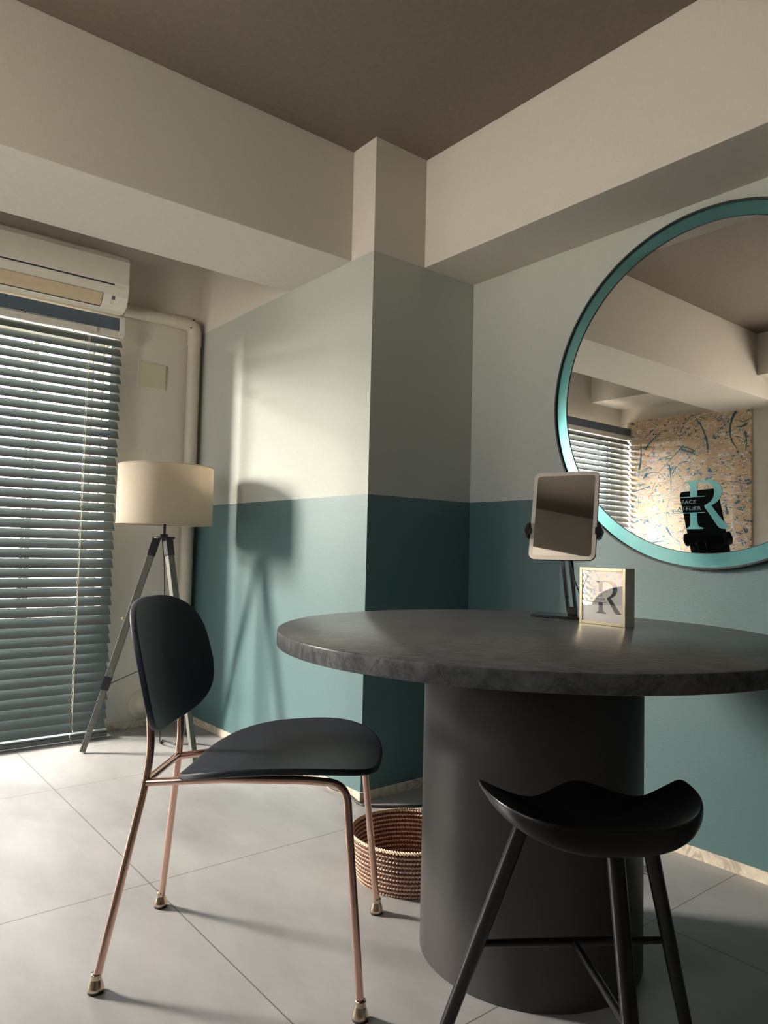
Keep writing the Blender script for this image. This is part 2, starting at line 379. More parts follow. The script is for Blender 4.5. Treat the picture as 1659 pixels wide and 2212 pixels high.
# window wall with its opening
OY0, OY1, OZ0, OZ1 = -1.10, 1.125, 0.0, 1.93
wl = MB()
wl.box((XW - .16, OY1, 0), (XW, YM + .12, ZC)); wl.box((XW - .16, YO - .12, 0), (XW, OY0, ZC)); wl.box((XW - .16, OY0, OZ1), (XW, OY1, ZC))
struct(wl.build('wall_left', 'beige'), 'beige wall that holds the window and the air conditioner', 'wall')
# beams
struct(MB().box((XB2, YO, ZB), (XB1, YC, ZC)).build('trim_1', 'beam', bevel=.002), 'deep beige ceiling beam running above the window side', 'beam')
struct(MB().box((XC, YB, ZB), (XR, YM, ZC)).build('trim_2', 'beam', bevel=.002), 'beige ceiling beam above the round mirror', 'beam')
struct(MB().box((XW, YO, 2.148), (XB2, -.82, ZC)).box((XB1, YO, 2.148), (XR, -.82, ZC)).build('trim_3', 'beam'), 'beige beam along the wall across the room', 'beam')
# skirting
struct(MB().box((XW, YC - .008, 0), (XC + .008, YC, HB)).box((XC, YC, 0), (XC + .008, YM - .008, HB)).build('baseboard_column', 'skirt', bevel=.0015), 'low veined cream marble skirting around the column', 'skirting')
struct(MB().box((XC + .008, YM - .008, 0), (XR, YM, HB)).build('baseboard_back', 'skirt', bevel=.0015), 'low veined cream marble skirting under the mirror wall', 'skirting')
struct(MB().box((XW, OY1, 0), (XW + .008, YC - .008, HB)).build('baseboard_left', 'skirt', bevel=.0015), 'low marble skirting beside the window', 'skirting')

# window_1: sliding glass door with aluminium frame
win = bpy.data.objects.new('window_1', None); COL.objects.link(win); win.location = (XW - .08, 0, 0)
struct(win, 'tall sliding glass window behind the slatted blind', 'window')
fr = MB()
for y0, y1 in ((OY0, OY0 + .045), (OY1 - .03, OY1)): fr.box((-.05, y0, 0), (.05, y1, OZ1))
fr.box((-.05, OY0 + .045, 0), (.05, OY1 - .03, .035)); fr.box((-.05, OY0 + .045, OZ1 - .045), (.05, OY1 - .03, OZ1))
fr.box((.081, OY1, .036), (.148, OY1 + .03, OZ1 - .09))  # jamb trim, added and deepened to block light past the blind's end
fr.build('window_frame', 'alu', win, bevel=.002)
for a, b, x in ((OY0 + .047, -.14, -.02), (-.16, .84, .005), (.80, OY1 - .032, -.02)):
    sh = MB()
    for y0, y1 in ((a, a + .04), (b - .025, b)): sh.box((x - .012, y0, .037), (x + .012, y1, OZ1 - .047))
    sh.box((x - .012, a + .04, .037), (x + .012, b - .025, .09)); sh.box((x - .012, a + .04, OZ1 - .09), (x + .012, b - .025, OZ1 - .047))
    so = sh.build('sash', 'alu', win, bevel=.0015)
    MB().box((x - .003, a + .04, .09), (x + .003, b - .025, OZ1 - .09)).build('pane', 'pane', so)

# ------------------------------------------------------------------ blind
bl = thing('venetian_blind', 'wide grey green slatted blind hanging to the floor over the bright window', 'blind', (-3.455, 0, 0))
BY0, BY1 = -1.205, 1.163
MB().box((-.035, BY0, 1.90), (.018, BY1 - .004, 1.962)).box((-.03, BY0, 1.868), (.012, BY1, 1.898)).build('headrail', 'white', bl, bevel=.002)
MB().box((.0182, BY0, 1.900), (.0215, BY1 - .022, 1.960)).build('valance', 'navy', bl)
tag(MB().box((-.036, BY1 - .022, 1.880), (.0235, BY1 + .004, 1.966)).build('end_bracket', 'white', bl, bevel=.002), 'white end bracket')
SP, SW, TH = 0.0434, 0.0498, rad(52)
sl = MB(); z = 1.844; nsl = 0
dx, dz = SW / 2 * cos(TH), SW / 2 * sin(TH)
while z > 0.045:
    # room side edge hangs low; a slight crown across the slat
    pr = []
    for k in range(5):
        t = -1 + k / 2; cr = .0022 * (1 - t * t)
        pr.append((t * dx + cr * sin(TH), -t * dz + cr * cos(TH)))
    poly = [(x, z + zz) for x, zz in pr] + [(x - .0018 * sin(TH), z + zz - .0018 * cos(TH)) for x, zz in reversed(pr)]
    sl.prism(poly, BY0 + .006, BY1 - .002 - .004 * (nsl % 2), 1)
    z -= SP; nsl += 1
sl.build('slats', 'slat', bl)
MB().box((-.026, BY0 + .006, .010), (.026, BY1, .030)).build('bottom_rail', 'rail', bl, bevel=.003)
MB().box((-.020, BY0 + .006, .031), (.0225, BY1 + .002, .0375)).build('bottom_slat', 'slat', bl, bevel=.001)
for y in (-1.0, -.45, .1, .62):
    MB().tube([(.0165, y, 1.87), (.0165, y, .035)], .0007, 6).tube([(-.0165, y, 1.87), (-.0165, y, .035)], .0007, 6).build('ladder_cord', 'cord', bl)
c1 = [(.030, 1.006, 1.885), (.032, 1.004, 1.2), (.033, 1.002, .6), (.034, 1.003, .10), (.030, 1.009, .055), (.036, 0.992, .03), (.047, 1.006, .004), (.055, 1.0, .003)]
cd = MB().tube(spline(c1, 6), .0011, 6)
zz = []
for k in range(170):
    q = 1.88 - k * 0.0103; zz.append((.034 + .0015 * cos(k * 2.1), 1.0 + .0026 * sin(k * 2.1) - .003, q))
cd.tube(zz, .0008, 5); cd.build('pull_cord', 'cord', bl)
MB().box((.0218, .985, 1.872), (.030, 1.035, 1.896)).build('cord_lock', 'white', bl, bevel=.002)

# ------------------------------------------------------------------ air conditioner
ac = thing('air_conditioner', 'cream wall air conditioner above the slatted blind', 'air conditioner', (XW, .7535, 1.974))
AY0, AY1 = -.3985, .3985
prof = [(0, .262), (.182, .262), (.196, .256), (.203, .244), (.209, .18), (.209, .10), (.203, .062), (.186, .028), (.155, .008), (.11, .0005), (0, .0)]
MB().prism(prof, AY0, AY1, 1).build('body', 'acwhite', ac, bevel=.006, seg=3)
# proud front panel with a shallow upper bevel
pp = [(.2035, .2435), (.2115, .228), (.2135, .18), (.2135, .116), (.2085, .116), (.2085, .18)]
MB().prism(pp, AY0 + .004, AY1 - .004, 1).build('front_panel', 'acwhite', ac, bevel=.002)
MB().box((.2065, AY0 + .05, .1085), (.2110, AY1 - .07, .1145)).build('intake_slot', 'slot', ac)
def acx(zv):
    for (x0, z0), (x1, z1) in zip(prof, prof[1:]):
        if z1 <= zv <= z0 and x0 > .05: return x0 + (x1 - x0) * (z0 - zv) / max(z0 - z1, 1e-6)
    return .1
def strip(zs, y0, y1, off, thk=.003):
    poly = [(acx(q) + off, q) for q in zs] + [(acx(q) + off - thk, q) for q in reversed(zs)]
    return MB().prism(poly, y0, y1, 1)
strip([.0655 - .0049 * k for k in range(12)], AY0 + .045, .282, .0012).build('outlet_gap', 'slot', ac)
strip([.0635 - .0049 * k for k in range(11)], AY0 + .047, .279, .0034).build('louver_flap', 'tan', ac)
strip([.060, .055, .050, .045], .322, .337, .0015).build('display', 'lcd', ac)
dots = MB()
for i in range(3):
    for j in range(2): 
        q = .040 - i * .006; dots.box((acx(q) - .001, .320 + j * .009, q), (acx(q) + .0012, .323 + j * .009, q + .003))
dots.build('indicator_lights', 'lcd', ac)

# pipe cover of the air conditioner with elbow, and the wall sleeve near the floor
pc = thing('pipe_cover', 'ivory pipe cover running from the air conditioner down the corner', 'pipe', (XW, 1.556, 0))
def duct(path):
    """D-shaped cover: half-round front, flat back"""
    return MB().tube(path, .034, 20)
MB().tube([(.038, -.37, 2.035), (.038, -.105, 2.035)], .031, 20).build('horizontal_run', 'pipe', pc)
MB().tube(fillet([(.038, -.11, 2.035), (.038, 0, 2.035), (.038, 0, 1.925)], .075, 10), .0355, 24).build('elbow', 'pipe', pc)
MB().tube([(.038, 0, 1.93), (.038, 0, .16)], .032, 24).build('vertical_run', 'pipe', pc)
for y, q in ((-.022, 2.052), (-.035, 2.008)): MB().tube([(.066, y, q), (.0745, y, q)], .0035, 8).build('screw', 'slot', pc)
MB().tube(fillet([(.038, 0, .17), (.038, 0, .11), (.038, -.10, .11)], .06, 8), .030, 20).build('lower_elbow', 'pipe', pc)
vf = thing('wall_sleeve_cover', 'round ivory pipe sleeve cover low on the window wall behind the chair', 'cover', (XW, 1.375, .110))
MB().lathe([(0, .0), (.075, 0), (.077, .004), (.072, .010), (.045, .013), (.040, .020), (.034, .034), (.020, .043), (0, .045)], 48).build('flange', 'pipe', vf)
vf.rotation_euler = (0, rad(90), 0)
# blank plate
bp_ = thing('wall_plate', 'square cream blank plate on the wall between blind and pipe', 'plate', (XW, 1.352, 1.742))
MB().box((0, -.074, -.067), (.008, .074, .067)).build('base_plate', 'white', bp_, bevel=.004)
MB().box((.0082, -.069, -.062), (.013, .069, .062)).build('cover', 'tan', bp_, bevel=.004)
MT['platecream'] = mat('cream_plate', (0.60, 0.555, 0.42), 0.45, var=0.02)
bp_.children[1].data.materials[0] = MT['platecream']

# ------------------------------------------------------------------ tripod floor lamp
lp = thing('tripod_lamp', 'tripod floor lamp with a linen drum shade and grey wood legs beside the window', 'lamp', (-3.108, 1.266, 0))
SH0, SH1, SR = .984, 1.243, .2045
MB().lathe([(SR, SH0), (SR, SH1), (SR - .0025, SH1), (SR - .0025, SH0), (SR, SH0)], 96).build('lamp_shade', 'shade', lp)
for q in (SH0 + .002, SH1 - .002): MB().tube([(cos(2 * pi * k / 64) * (SR - .001), sin(2 * pi * k / 64) * (SR - .001), q) for k in range(64)], .0026, 8, closed=True).build('shade_rim', 'shade', lp)
sd = MB(); a0 = rad(233.5)
sd.add([(cos(a0 + k * .02) * (SR + .0008), sin(a0 + k * .02) * (SR + .0008), q) for q in (SH0, SH1) for k in (-2, -1, 0, 1, 2)], [(k, k + 1, k + 6, k + 5) for k in range(4)])
sd.build('shade_seam', 'shade', lp, fixn=False)
sp_ = MB()
for k in range(3):
    a = 2 * pi * k / 3 + .4; sp_.tube([(0, 0, 1.10), (cos(a) * .06, sin(a) * .06, 1.19), (cos(a) * (SR - .003), sin(a) * (SR - .003), SH1 - .003)], .0018, 6)
sp_.build('shade_spider', 'black', lp)
MB().lathe([(0, 1.02), (.016, 1.02), (.016, 1.09), (0, 1.09)], 20).build('bulb_socket', 'black', lp)
MT['bulbwhite'] = mat('frosted_bulb', (0.8, 0.78, 0.74), 0.3, var=0.02)
MB().lathe([(0, 1.09), (.014, 1.092), (.018, 1.11), (.03, 1.14), (.03, 1.155), (.018, 1.175), (0, 1.18)], 20).build('bulb', 'bulbwhite', lp)
MB().tube([(0, 0, .925), (0, 0, 1.03)], .0062, 14).build('pole', 'black', lp)
MB().lathe([(0, .922), (.046, .922), (.047, .925), (.047, .931), (.017, .932), (.017, .943), (.014, .944), (0, .944)], 40).build('hub', 'black', lp)
FEET = [(-3.243, .998), (-2.789, 1.302), (-3.299, 1.487)]
cx, cyy = -3.108, 1.266
spread = []
for i, (fx, fy) in enumerate(FEET):
    d = Vector((fx - cx, fy - cyy, 0)); dn = d.normalized(); side = Vector((-dn.y, dn.x, 0))
    top = dn * .030 + Vector((0, 0, .926)); foot = d + Vector((0, 0, 0.006))
    at = lambda t: top.lerp(foot, t)
    lg = MB().bar(at(.07), at(.67), .029, .029, up=dn).bar(at(.66), at(1.0), .023, .023, up=dn)
    lo_ = lg.build('leg', 'lampwood', lp, bevel=.0015)
    MB().bar(at(0), at(.085), .033, .033, up=dn).build('leg_bracket', 'black', lo_, bevel=.001)
    MB().bar(at(.655), at(.715), .033, .033, up=dn).build('leg_clamp', 'black', lo_, bevel=.001)
    kn = at(.385) - dn * -.014
    MB().tube([at(.385) + dn * .010, at(.385) + dn * .026], .0028, 10).tube([at(.385) + dn * .024, at(.385) + dn * .032], [.006, .004], 12).build('knob', 'cap', lo_)
    spread.append(at(.69) - dn * .014)
ct = Vector((.0, .0, .385)); wr = MB()
for p in spread: wr.tube([p, ct], .0018, 8)
wr.lathe([(0, -.003), (.008, -.003), (.008, .003), (0, .003)], 16, c=ct); wr.build('spreader', 'black', lp)
lc = spline([(0.002, -.01, .93), (.006, .004, .80), (.002, .012, .60), (.0, .002, .40), (-.01, .012, .20), (-.035, .03, .05), (-.085, .055, .006), (-.13, .085, .005), (-.08, .10, .005), (-.034, .106, .005), (.023, .191, .005), (.072, .223, .005), (.19, .262, .005)], 8)
MB().tube(lc, .0028, 8).build('power_cord', 'cable', lp)
CZ = .0042
fc = [(-2.915, 1.53, CZ),  (-2.62, 1.575, CZ), (-2.42, 1.590, CZ), (-2.329, 1.592, CZ + .006), (-2.28, 1.594, CZ + .012), (-2.238, 1.590, CZ + .008),
      (-2.15, 1.592, CZ + .012), (-2.07, 1.590, CZ), (-2.025, 1.606, CZ), (-1.956, 1.696, CZ), (-1.90, 1.80, CZ), (-1.78, 1.90, CZ), (-1.55, 1.95, CZ), (-1.30, 1.935, CZ), (-1.18, 1.918, CZ), (-1.142, 1.914, CZ), (-1.134, 1.921, CZ), (-1.17, 1.940, CZ), (-1.30, 1.99, CZ), (-1.45, 2.06, CZ)]
tag(MB().tube(spline(fc, 8), .004, 8).build('extension_cable', 'cable'), 'thin black cable lying on the floor along the marble skirting', 'cable')

# ------------------------------------------------------------------ round table
tb = thing('round_table', 'big round grey marble table on a wide charcoal drum pedestal', 'table', (-1.0978, 1.3233, 0))
TR, TZ0, TZ1 = .5737, .6862, .7204
MB().lathe([(0, TZ0), (TR - .003, TZ0), (TR - .0008, TZ0 + .0012), (TR, TZ0 + .004), (TR, TZ1 - .005), (TR - .0012, TZ1 - .0015), (TR - .004, TZ1), (0, TZ1)], 192).build('tabletop', 'stone', tb)
tb.children[0].data.polygons.foreach_set('use_smooth', [True] * len(tb.children[0].data.polygons))
pd = MB().lathe([(0, 0), (.246, 0), (.2486, .002), (.2486, TZ0 - .0005), (0, TZ0 - .0005)], 128, c=(-.0129, .0293, 0))
pd.build('pedestal', 'ped', tb)
def edge_split(o, ang=35):
    m = o.modifiers.new('edges', 'EDGE_SPLIT'); m.split_angle = rad(ang)
for o in tb.children: edge_split(o, 40)

# ------------------------------------------------------------------ copper chair
ch = thing('dining_chair', 'charcoal chair with rose copper tube legs beside the round table', 'chair', (-1.465, .829, 0), rad(47.18))
TRD = .0083
def sup(t, e):
    c, s_ = cos(t), sin(t)
    return math.copysign(abs(c) ** e, c), math.copysign(abs(s_) ** e, s_)
def shell(outline, surf, off, thick, n=96):
    """thin formed plywood shell: outline(t)->(p,q) in the flat, surf(p,q)->point, off = direction of the back"""
    rings = [(0.02, 0), (.2, 0), (.4, 0), (.6, 0), (.78, 0), (.90, 0), (.976, 0), (.988, .02), (.996, .08), (1.0, .2), (1.0, .8), (.996, .92), (.988, .98), (.976, 1), (.9, 1), (.78, 1), (.6, 1), (.4, 1), (.2, 1), (.02, 1)]
    off = Vector(off); v = []; f = []
    c0 = [sum(outline(2 * pi * j / n)[k] for j in range(n)) / n for k in (0, 1)]
    for r, d in rings:
        for j in range(n):
            p, q = outline(2 * pi * j / n)
            v.append(Vector(surf(c0[0] + (p - c0[0]) * r, c0[1] + (q - c0[1]) * r)) + off * (d * thick))
    for i in range(len(rings) - 1):
        for j in range(n): f.append((i * n + j, i * n + (j + 1) % n, (i + 1) * n + (j + 1) % n, (i + 1) * n + j))
    f.append(tuple(range(n))); f.append(tuple(reversed(range((len(rings) - 1) * n, len(rings) * n))))
    return MB().add(v, f, 0, True)
def b_out(t):
    x, y = sup(t, .6939); return (.216 * x * (1 - .0357 * y), .6403 + .1408 * y)
shell(b_out, lambda l, q: (-.1869 - .2367 * (q - .5) + .9577 * l * l, l, q), (-1, 0, -.2), .0145).build('backrest', 'shell', ch)
def s_out(t):
    x, y = sup(t, .7035); return (.0682 + .2156 * y, .219 * x * (1 + .0344 * y))
shell(s_out, lambda a, l: (a, l, .4231 + .0939 * a + .8114 * l * l - .1611 * a * a), (0, 0, -1), .0135).build('seat', 'shell', ch)
def footcap(root, x, y):
    m = MB().lathe([(0, .037), (.0100, .037), (.0106, .034), (.0104, .031), (.0096, .0285), (.0112, .025), (.0158, .011), (.0166, .0075), (.0162, .005), (0, .005)], 28, c=(x, y, 0))
    m.build('foot_cap', 'cap', root); MB().lathe([(0, .0052), (.0158, .0052), (.0154, 0), (0, 0)], 24, c=(x, y, 0)).build('foot_pad', 'pad', root)
for s_ in (-1, 1):
    bx, by = -.266, .175 * s_; fx, fy = .267, .204 * s_
    J = (-.211, .100 * s_, .392)
    pth = fillet([(bx, by, .03), J, (-.2045, .0935 * s_, .465), (-.2115, .092 * s_, .545)], .04, 8)
    lgo = MB().tube(pth, TRD, 20).build('leg', 'copper', ch); footcap(lgo, bx - .002, by)
    lgo = MB().tube([(fx, fy, .03), (.2335, .1735 * s_, .352)], TRD, 20).build('leg', 'copper', ch); footcap(lgo, fx + .001, fy + .001 * s_)
    rl = fillet([(.2335, .1735 * s_, .350), (.2265, .166 * s_, .428), (.15, .152 * s_, .4285), (0, .130 * s_, .4175), (-.05, .123 * s_, .4135), J], .062, 8)
    MB().tube(rl, TRD, 20).build('side_rail', 'copper', ch)
MB().tube([(-.211, -.098, .394), (-.211, .098, .394)], TRD, 20).build('cross_rail', 'copper', ch)

# ------------------------------------------------------------------ black stool
st = thing('saddle_stool', 'black three-legged wooden stool with a saddle seat in front of the pedestal', 'stool', (-.802, 1.116, 0), rad(55.577))
W_, D_, EX, ZT, DIP, PW = .188, .197, .784, .499, .018, 1.797
loop = []      # boundary: (x, y, z, thickness)
NB_ = 40
for k in range(NB_ + 1):
    t = pi * k / NB_; c, s_ = cos(t), sin(t)
    loop.append((-W_ * math.copysign(abs(c) ** EX, c), -D_ * abs(s_) ** EX, ZT - DIP * abs(s_) ** PW, .010 + .036 * abs(s_) ** .8))
NF_ = 36
for k in range(1, NF_):
    x = W_ - 2 * W_ * k / NF_
    u_ = abs(x) / W_
    zf = .472 + .0165 * math.exp(-(x / .055) ** 2) + (ZT - .472) * max(0, (u_ - .52) / .48) ** 1.7
    yf = .004 + .022 * math.exp(-(x / .06) ** 2) - .020 * math.exp(-((abs(x) - .095) / .045) ** 2)
    loop.append((x, yf, zf, .012 + .016 * (1 - u_)))
n = len(loop); PX, PY = 0.0, -.085
v = []; f = []
top = [.02, .15, .3, .45, .6, .75, .88, .96]
def ridge(x, y):
    g = max(0.0, min(1.0, (y + .16) / .17))
    return .012 * math.exp(-(x / .04) ** 2) * g * g
for r in top:
    for (x, y, zz_, th_) in loop:
        xx, yy = PX + (x - PX) * r, PY + (y - PY) * r
        h = .449 + (zz_ - .449) * r ** 2.3
        v.append((xx, yy, h + ridge(xx, yy) * (1 - r ** 3)))
for r, d in ((.992, .003), (1.0, .16), (1.002, .5), (.985, .8), (.95, .96), (.88, 1.0)):
    for (x, y, zz_, th_) in loop:
        v.append((PX + (x - PX) * r, PY + (y - PY) * r, zz_ - th_ * d))
for r in (.75, .55, .3, .05):
    for (x, y, zz_, th_) in loop:
        zb_ = zz_ - th_; k = (r / .88) ** 1.6
        v.append((PX + (x - PX) * r, PY + (y - PY) * r, .418 + (zb_ - .418) * k))
R_ = len(v) // n
for i in range(R_ - 1):
    for j in range(n): f.append((i * n + j, i * n + (j + 1) % n, (i + 1) * n + (j + 1) % n, (i + 1) * n + j))
f.append(tuple(range(n))); f.append(tuple(reversed(range((R_ - 1) * n, R_ * n))))
MB().add(v, f, 0, True).build('seat', 'stool', st, subsurf=1)
def legp(s_, z): return (s_ * (.107 + .293 * (.44 - z)), -.025 + .209 * (.44 - z), z)
def legt(z): return (0, -.156 - .265 * (.44 - z), z)
def stool_leg(fn):
    zs = [.445, .40, .30, .18, .06, .0]
    MB().tube([fn(q) for q in zs], [.0140, .0138, .0136, .0132, .0124, .0118], 24).build('leg', 'stool', st)
stool_leg(lambda q: legp(-1, q)); stool_leg(lambda q: legp(1, q)); stool_leg(legt)
SZ = .200
A, B = Vector(legp(-1, SZ)), Vector(legp(1, SZ)); Mx = (A + B) / 2
MB().tube([A.lerp(B, k / 10) for k in range(11)], [.0062 + .0012 * sin(pi * k / 10) for k in range(11)], 16).build('stretcher', 'stool', st)
T_ = Vector(legt(SZ))
MB().tube([Mx.lerp(T_, k / 8) for k in range(9)], [.0062 + .001 * sin(pi * k / 8) for k in range(9)], 16).build('stretcher', 'stool', st)

# ------------------------------------------------------------------ woven basket
bk = thing('woven_basket', 'round two-tone woven straw basket on the floor behind the chair leg', 'basket', (-1.547, 1.366, 0))
wv = MB(); ROWS, CNT, HBK = 21, 112, .123
def rad_at(z): return .1365 + .026 * min(1, (z / HBK)) ** .55
for side in (0, 1):
    sgn = 1 if side == 0 else -1; base = 0 if side == 0 else -.005
    for i in range(ROWS):
        hq = HBK / ROWS; zc_ = hq * (i + .5); light = i % 2 == 0; lean = .35 if (i // 2) % 2 == 0 else -.35
        da = 2 * pi / CNT
        for j in range(CNT):
            am = da * (j + .5 * (i % 2)) + random.uniform(-.06, .06) * da
            kk = 1.0 if light else 1.25
            pts = []
            for ua, uz in ((-.56, -.25), (.22, -.78), (.56, .25), (-.22, .78)):
                q = max(.0005, min(HBK, zc_ + uz * hq * kk)); a_ = am + (ua + lean * uz) * da * kk; r = rad_at(q) + base
                pts.append((r * cos(a_), r * sin(a_), q))
            r = rad_at(zc_) + base + sgn * (.0042 if light else .0026) + random.uniform(-.0003, .0003)
            pts.append((r * cos(am), r * sin(am), zc_))
            wv.add(pts, [(0, 1, 4), (1, 2, 4), (2, 3, 4), (3, 0, 4)], 0 if light else 1)
for j in range(140):          # plaited rim
    a = 2 * pi * j / 140; r = rad_at(HBK) - .0025
    p = [(r * cos(a + d), r * sin(a + d), HBK + .001 + .001 * (d > 0)) for d in (0, .05)]
    wv.tube([(p[0][0] * .985, p[0][1] * .985, HBK - .002), (p[0][0] * 1.0, p[0][1], HBK + .0028), (p[1][0] * 1.018, p[1][1] * 1.018, HBK - .002)], .0021, 5, 0)
for i in range(11):           # woven bottom
    r0, r1 = .0125 * i, .0125 * (i + 1); c_ = max(6, int(8 * (i + 1)))
    for j in range(c_):
        a0 = 2 * pi * j / c_; a1 = 2 * pi * (j + 1) / c_; s2 = .6 * (a1 - a0)
        wv.add([(r0 * cos(a0), r0 * sin(a0), .004), (r1 * cos(a0 + s2), r1 * sin(a0 + s2), .004), (r1 * cos(a1 + s2), r1 * sin(a1 + s2), .004), (r0 * cos(a1), r0 * sin(a1), .004), ((r0 + r1) / 2 * cos((a0 + a1 + s2) / 2), (r0 + r1) / 2 * sin((a0 + a1 + s2) / 2), .0065)], [(0, 1, 4), (1, 2, 4), (2, 3, 4), (3, 0, 4)], 0)
wv.build('basket_weave', ['straw', 'darkstraw'], bk, fixn=False)
MB().lathe([(0, .0005), (.1340, .0005), (rad_at(.06) - .003, .06), (rad_at(HBK) - .003, HBK - .002)], 96).build('basket_lining', 'darkstraw', bk)

# ------------------------------------------------------------------ wall mirror with logo
LOGO = [[(-0.0566, 0.0714), (-0.0429, 0.0725), (-0.0158, 0.0745), (-0.0001, 0.0748), (0.0154, 0.0747), (0.0277, 0.0737), (0.0384, 0.0702), (0.0475, 0.0648), (0.055, 0.0569), (0.0595, 0.047), (0.0608, 0.0366), (0.0587, 0.0255), (0.0535, 0.0161), (0.046, 0.0082), (0.0369, 0.0018), (0.0278, -0.0024), (0.0339, -0.0101), (0.04, -0.0185), (0.055, -0.0381), (0.0684, -0.0553), (0.0758, -0.0635), (0.0802, -0.0665), (0.0839, -0.0683), (0.0824, -0.0706), (0.0758, -0.0726), (0.0654, -0.0734), (0.058, -0.0719), (0.0513, -0.0684), (0.0445, -0.0609), (0.0354, -0.0467), (0.0247, -0.0308), (0.0155, -0.0178), (0.0101, -0.0109), (0.0078, -0.0048), (0.0075, -0.001), (0.014, 0.0014), (0.0209, 0.0053), (0.0278, 0.0111), (0.0331, 0.0176), (0.0366, 0.0265), (0.0375, 0.0361), (0.0363, 0.0459), (0.0326, 0.0541), (0.0262, 0.0604), (0.0177, 0.0649), (0.0077, 0.0673), (-0.0048, 0.068), (-0.0158, 0.0676), (-0.0156, 0.0462), (-0.0157, 0.0261), (-0.037, 0.0258), (-0.037, 0.0411), (-0.0377, 0.055), (-0.0401, 0.062), (-0.0453, 0.0665), (-0.0558, 0.0698)],
        [(-0.0382, -0.0241), (-0.0153, -0.0234), (-0.0146, -0.039), (-0.0143, -0.0527), (-0.0121, -0.0611), (-0.0069, -0.0664), (0.0032, -0.0688), (0.0029, -0.0728), (-0.0266, -0.0733), (-0.0543, -0.0731), (-0.0535, -0.0709), (-0.0449, -0.0688), (-0.039, -0.0643), (-0.0362, -0.0555), (-0.0367, -0.0386)],
        [(-0.091, 0.0248), (0.0085, 0.0264), (0.0088, 0.0246), (-0.091, 0.0230)], [(-0.0903, -0.0236), (0.0093, -0.0220), (0.0097, -0.0238), (-0.0903, -0.0254)]]
def logo(parent, scale, at, thk, material, name='logo_emblem'):
    """the emblem lies in the local x-z plane, facing -y"""
    bm = bmesh.new()
    for poly in LOGO:
        vs_ = [bm.verts.new((at[0] + x * scale, at[1], at[2] + z * scale)) for x, z in poly]
        fc_ = bm.faces.new(vs_)
        ex = bmesh.ops.extrude_face_region(bm, geom=[fc_])
        for e in ex['geom']:
            if isinstance(e, bmesh.types.BMVert): e.co.y -= thk
    bmesh.ops.triangulate(bm, faces=bm.faces); bmesh.ops.recalc_face_normals(bm, faces=bm.faces)
    me = bpy.data.meshes.new(name); bm.to_mesh(me); bm.free(); me.materials.append(MT[material])
    o = bpy.data.objects.new(name, me); COL.objects.link(o); o.parent = parent
    return o
def lettering(parent, txt, size, x, y, z, thk, material, width):
    cu = bpy.data.curves.new('lettering', 'FONT'); cu.body = txt; cu.size = size; cu.extrude = thk / 2; cu.align_x = 'CENTER'; cu.space_character = 1.12; cu.offset = size * .006
    tmp = bpy.data.objects.new('tmp', cu); COL.objects.link(tmp)
    dg = bpy.context.evaluated_depsgraph_get(); me = bpy.data.meshes.new_from_object(tmp.evaluated_get(dg))
    bpy.data.objects.remove(tmp)
    xs = [v_.co.x for v_ in me.vertices]; k = width / (max(xs) - min(xs)); x0 = (max(xs) + min(xs)) / 2
    for v_ in me.vertices: v_.co = Vector((x + (v_.co.x - x0) * k, y - thk / 2 - v_.co.z, z + v_.co.y))
    me.materials.clear(); me.materials.append(MT[material])
    o = bpy.data.objects.new('lettering', me); COL.objects.link(o); o.parent = parent
    return o
mi_ = thing('round_wall_mirror', 'huge round wall mirror with a teal rim and thin black edge', 'mirror', (-1.0895, YM, 1.4135))
Ro, Ri = .552, .5035
def ring(prof, mname, name, n=160, parent=mi_):
    """lathe about the y axis; prof = (radius, depth from the wall)"""
    v = []; f = []
    for r, d in prof:
        for j in range(n):
            a = 2 * pi * j / n; v.append((r * cos(a), -d, r * sin(a)))
    for i in range(len(prof) - 1):
        for j in range(n): f.append((i * n + j, i * n + (j + 1) % n, (i + 1) * n + (j + 1) % n, (i + 1) * n + j))
    o = MB().add(v, f, 0, True).build(name, mname, parent, fixn=True); edge_split(o, 30); return o
ring([(Ro - .008, .001), (Ro, .001), (Ro, .032), (Ro - .006, .032), (Ro - .006, .0245)], 'cable', 'outer_rim')
ring([(Ro - .0065, .003), (Ro - .0065, .0255), (Ri, .0255), (Ri, .003)], 'tealfilm', 'teal_band')
ring([(Ri + .002, .004), (Ri - .0002, .0235), (.001, .0235)], 'mirror', 'mirror_glass')
ring([(Ro - .01, .0005), (.001, .0005)], 'black', 'backing')
ring([(Ri + .0012, .0257), (Ri - .0008, .0257), (Ri - .0008, .0236)], 'black', 'inner_seam')
LX, LZ = -1.0945 + 1.0895, 1.0563 - 1.4135
logo(mi_, 1.0, (LX, -.0237, LZ), .0012, 'tealfilm')
lettering(mi_, 'FACE', .0155, LX - .0415, -.0237, LZ + .0045, .001, 'pteal', .044)
lettering(mi_, 'ATELiER', .0155, LX - .0405, -.0237, LZ - .0150, .001, 'pteal', .074)

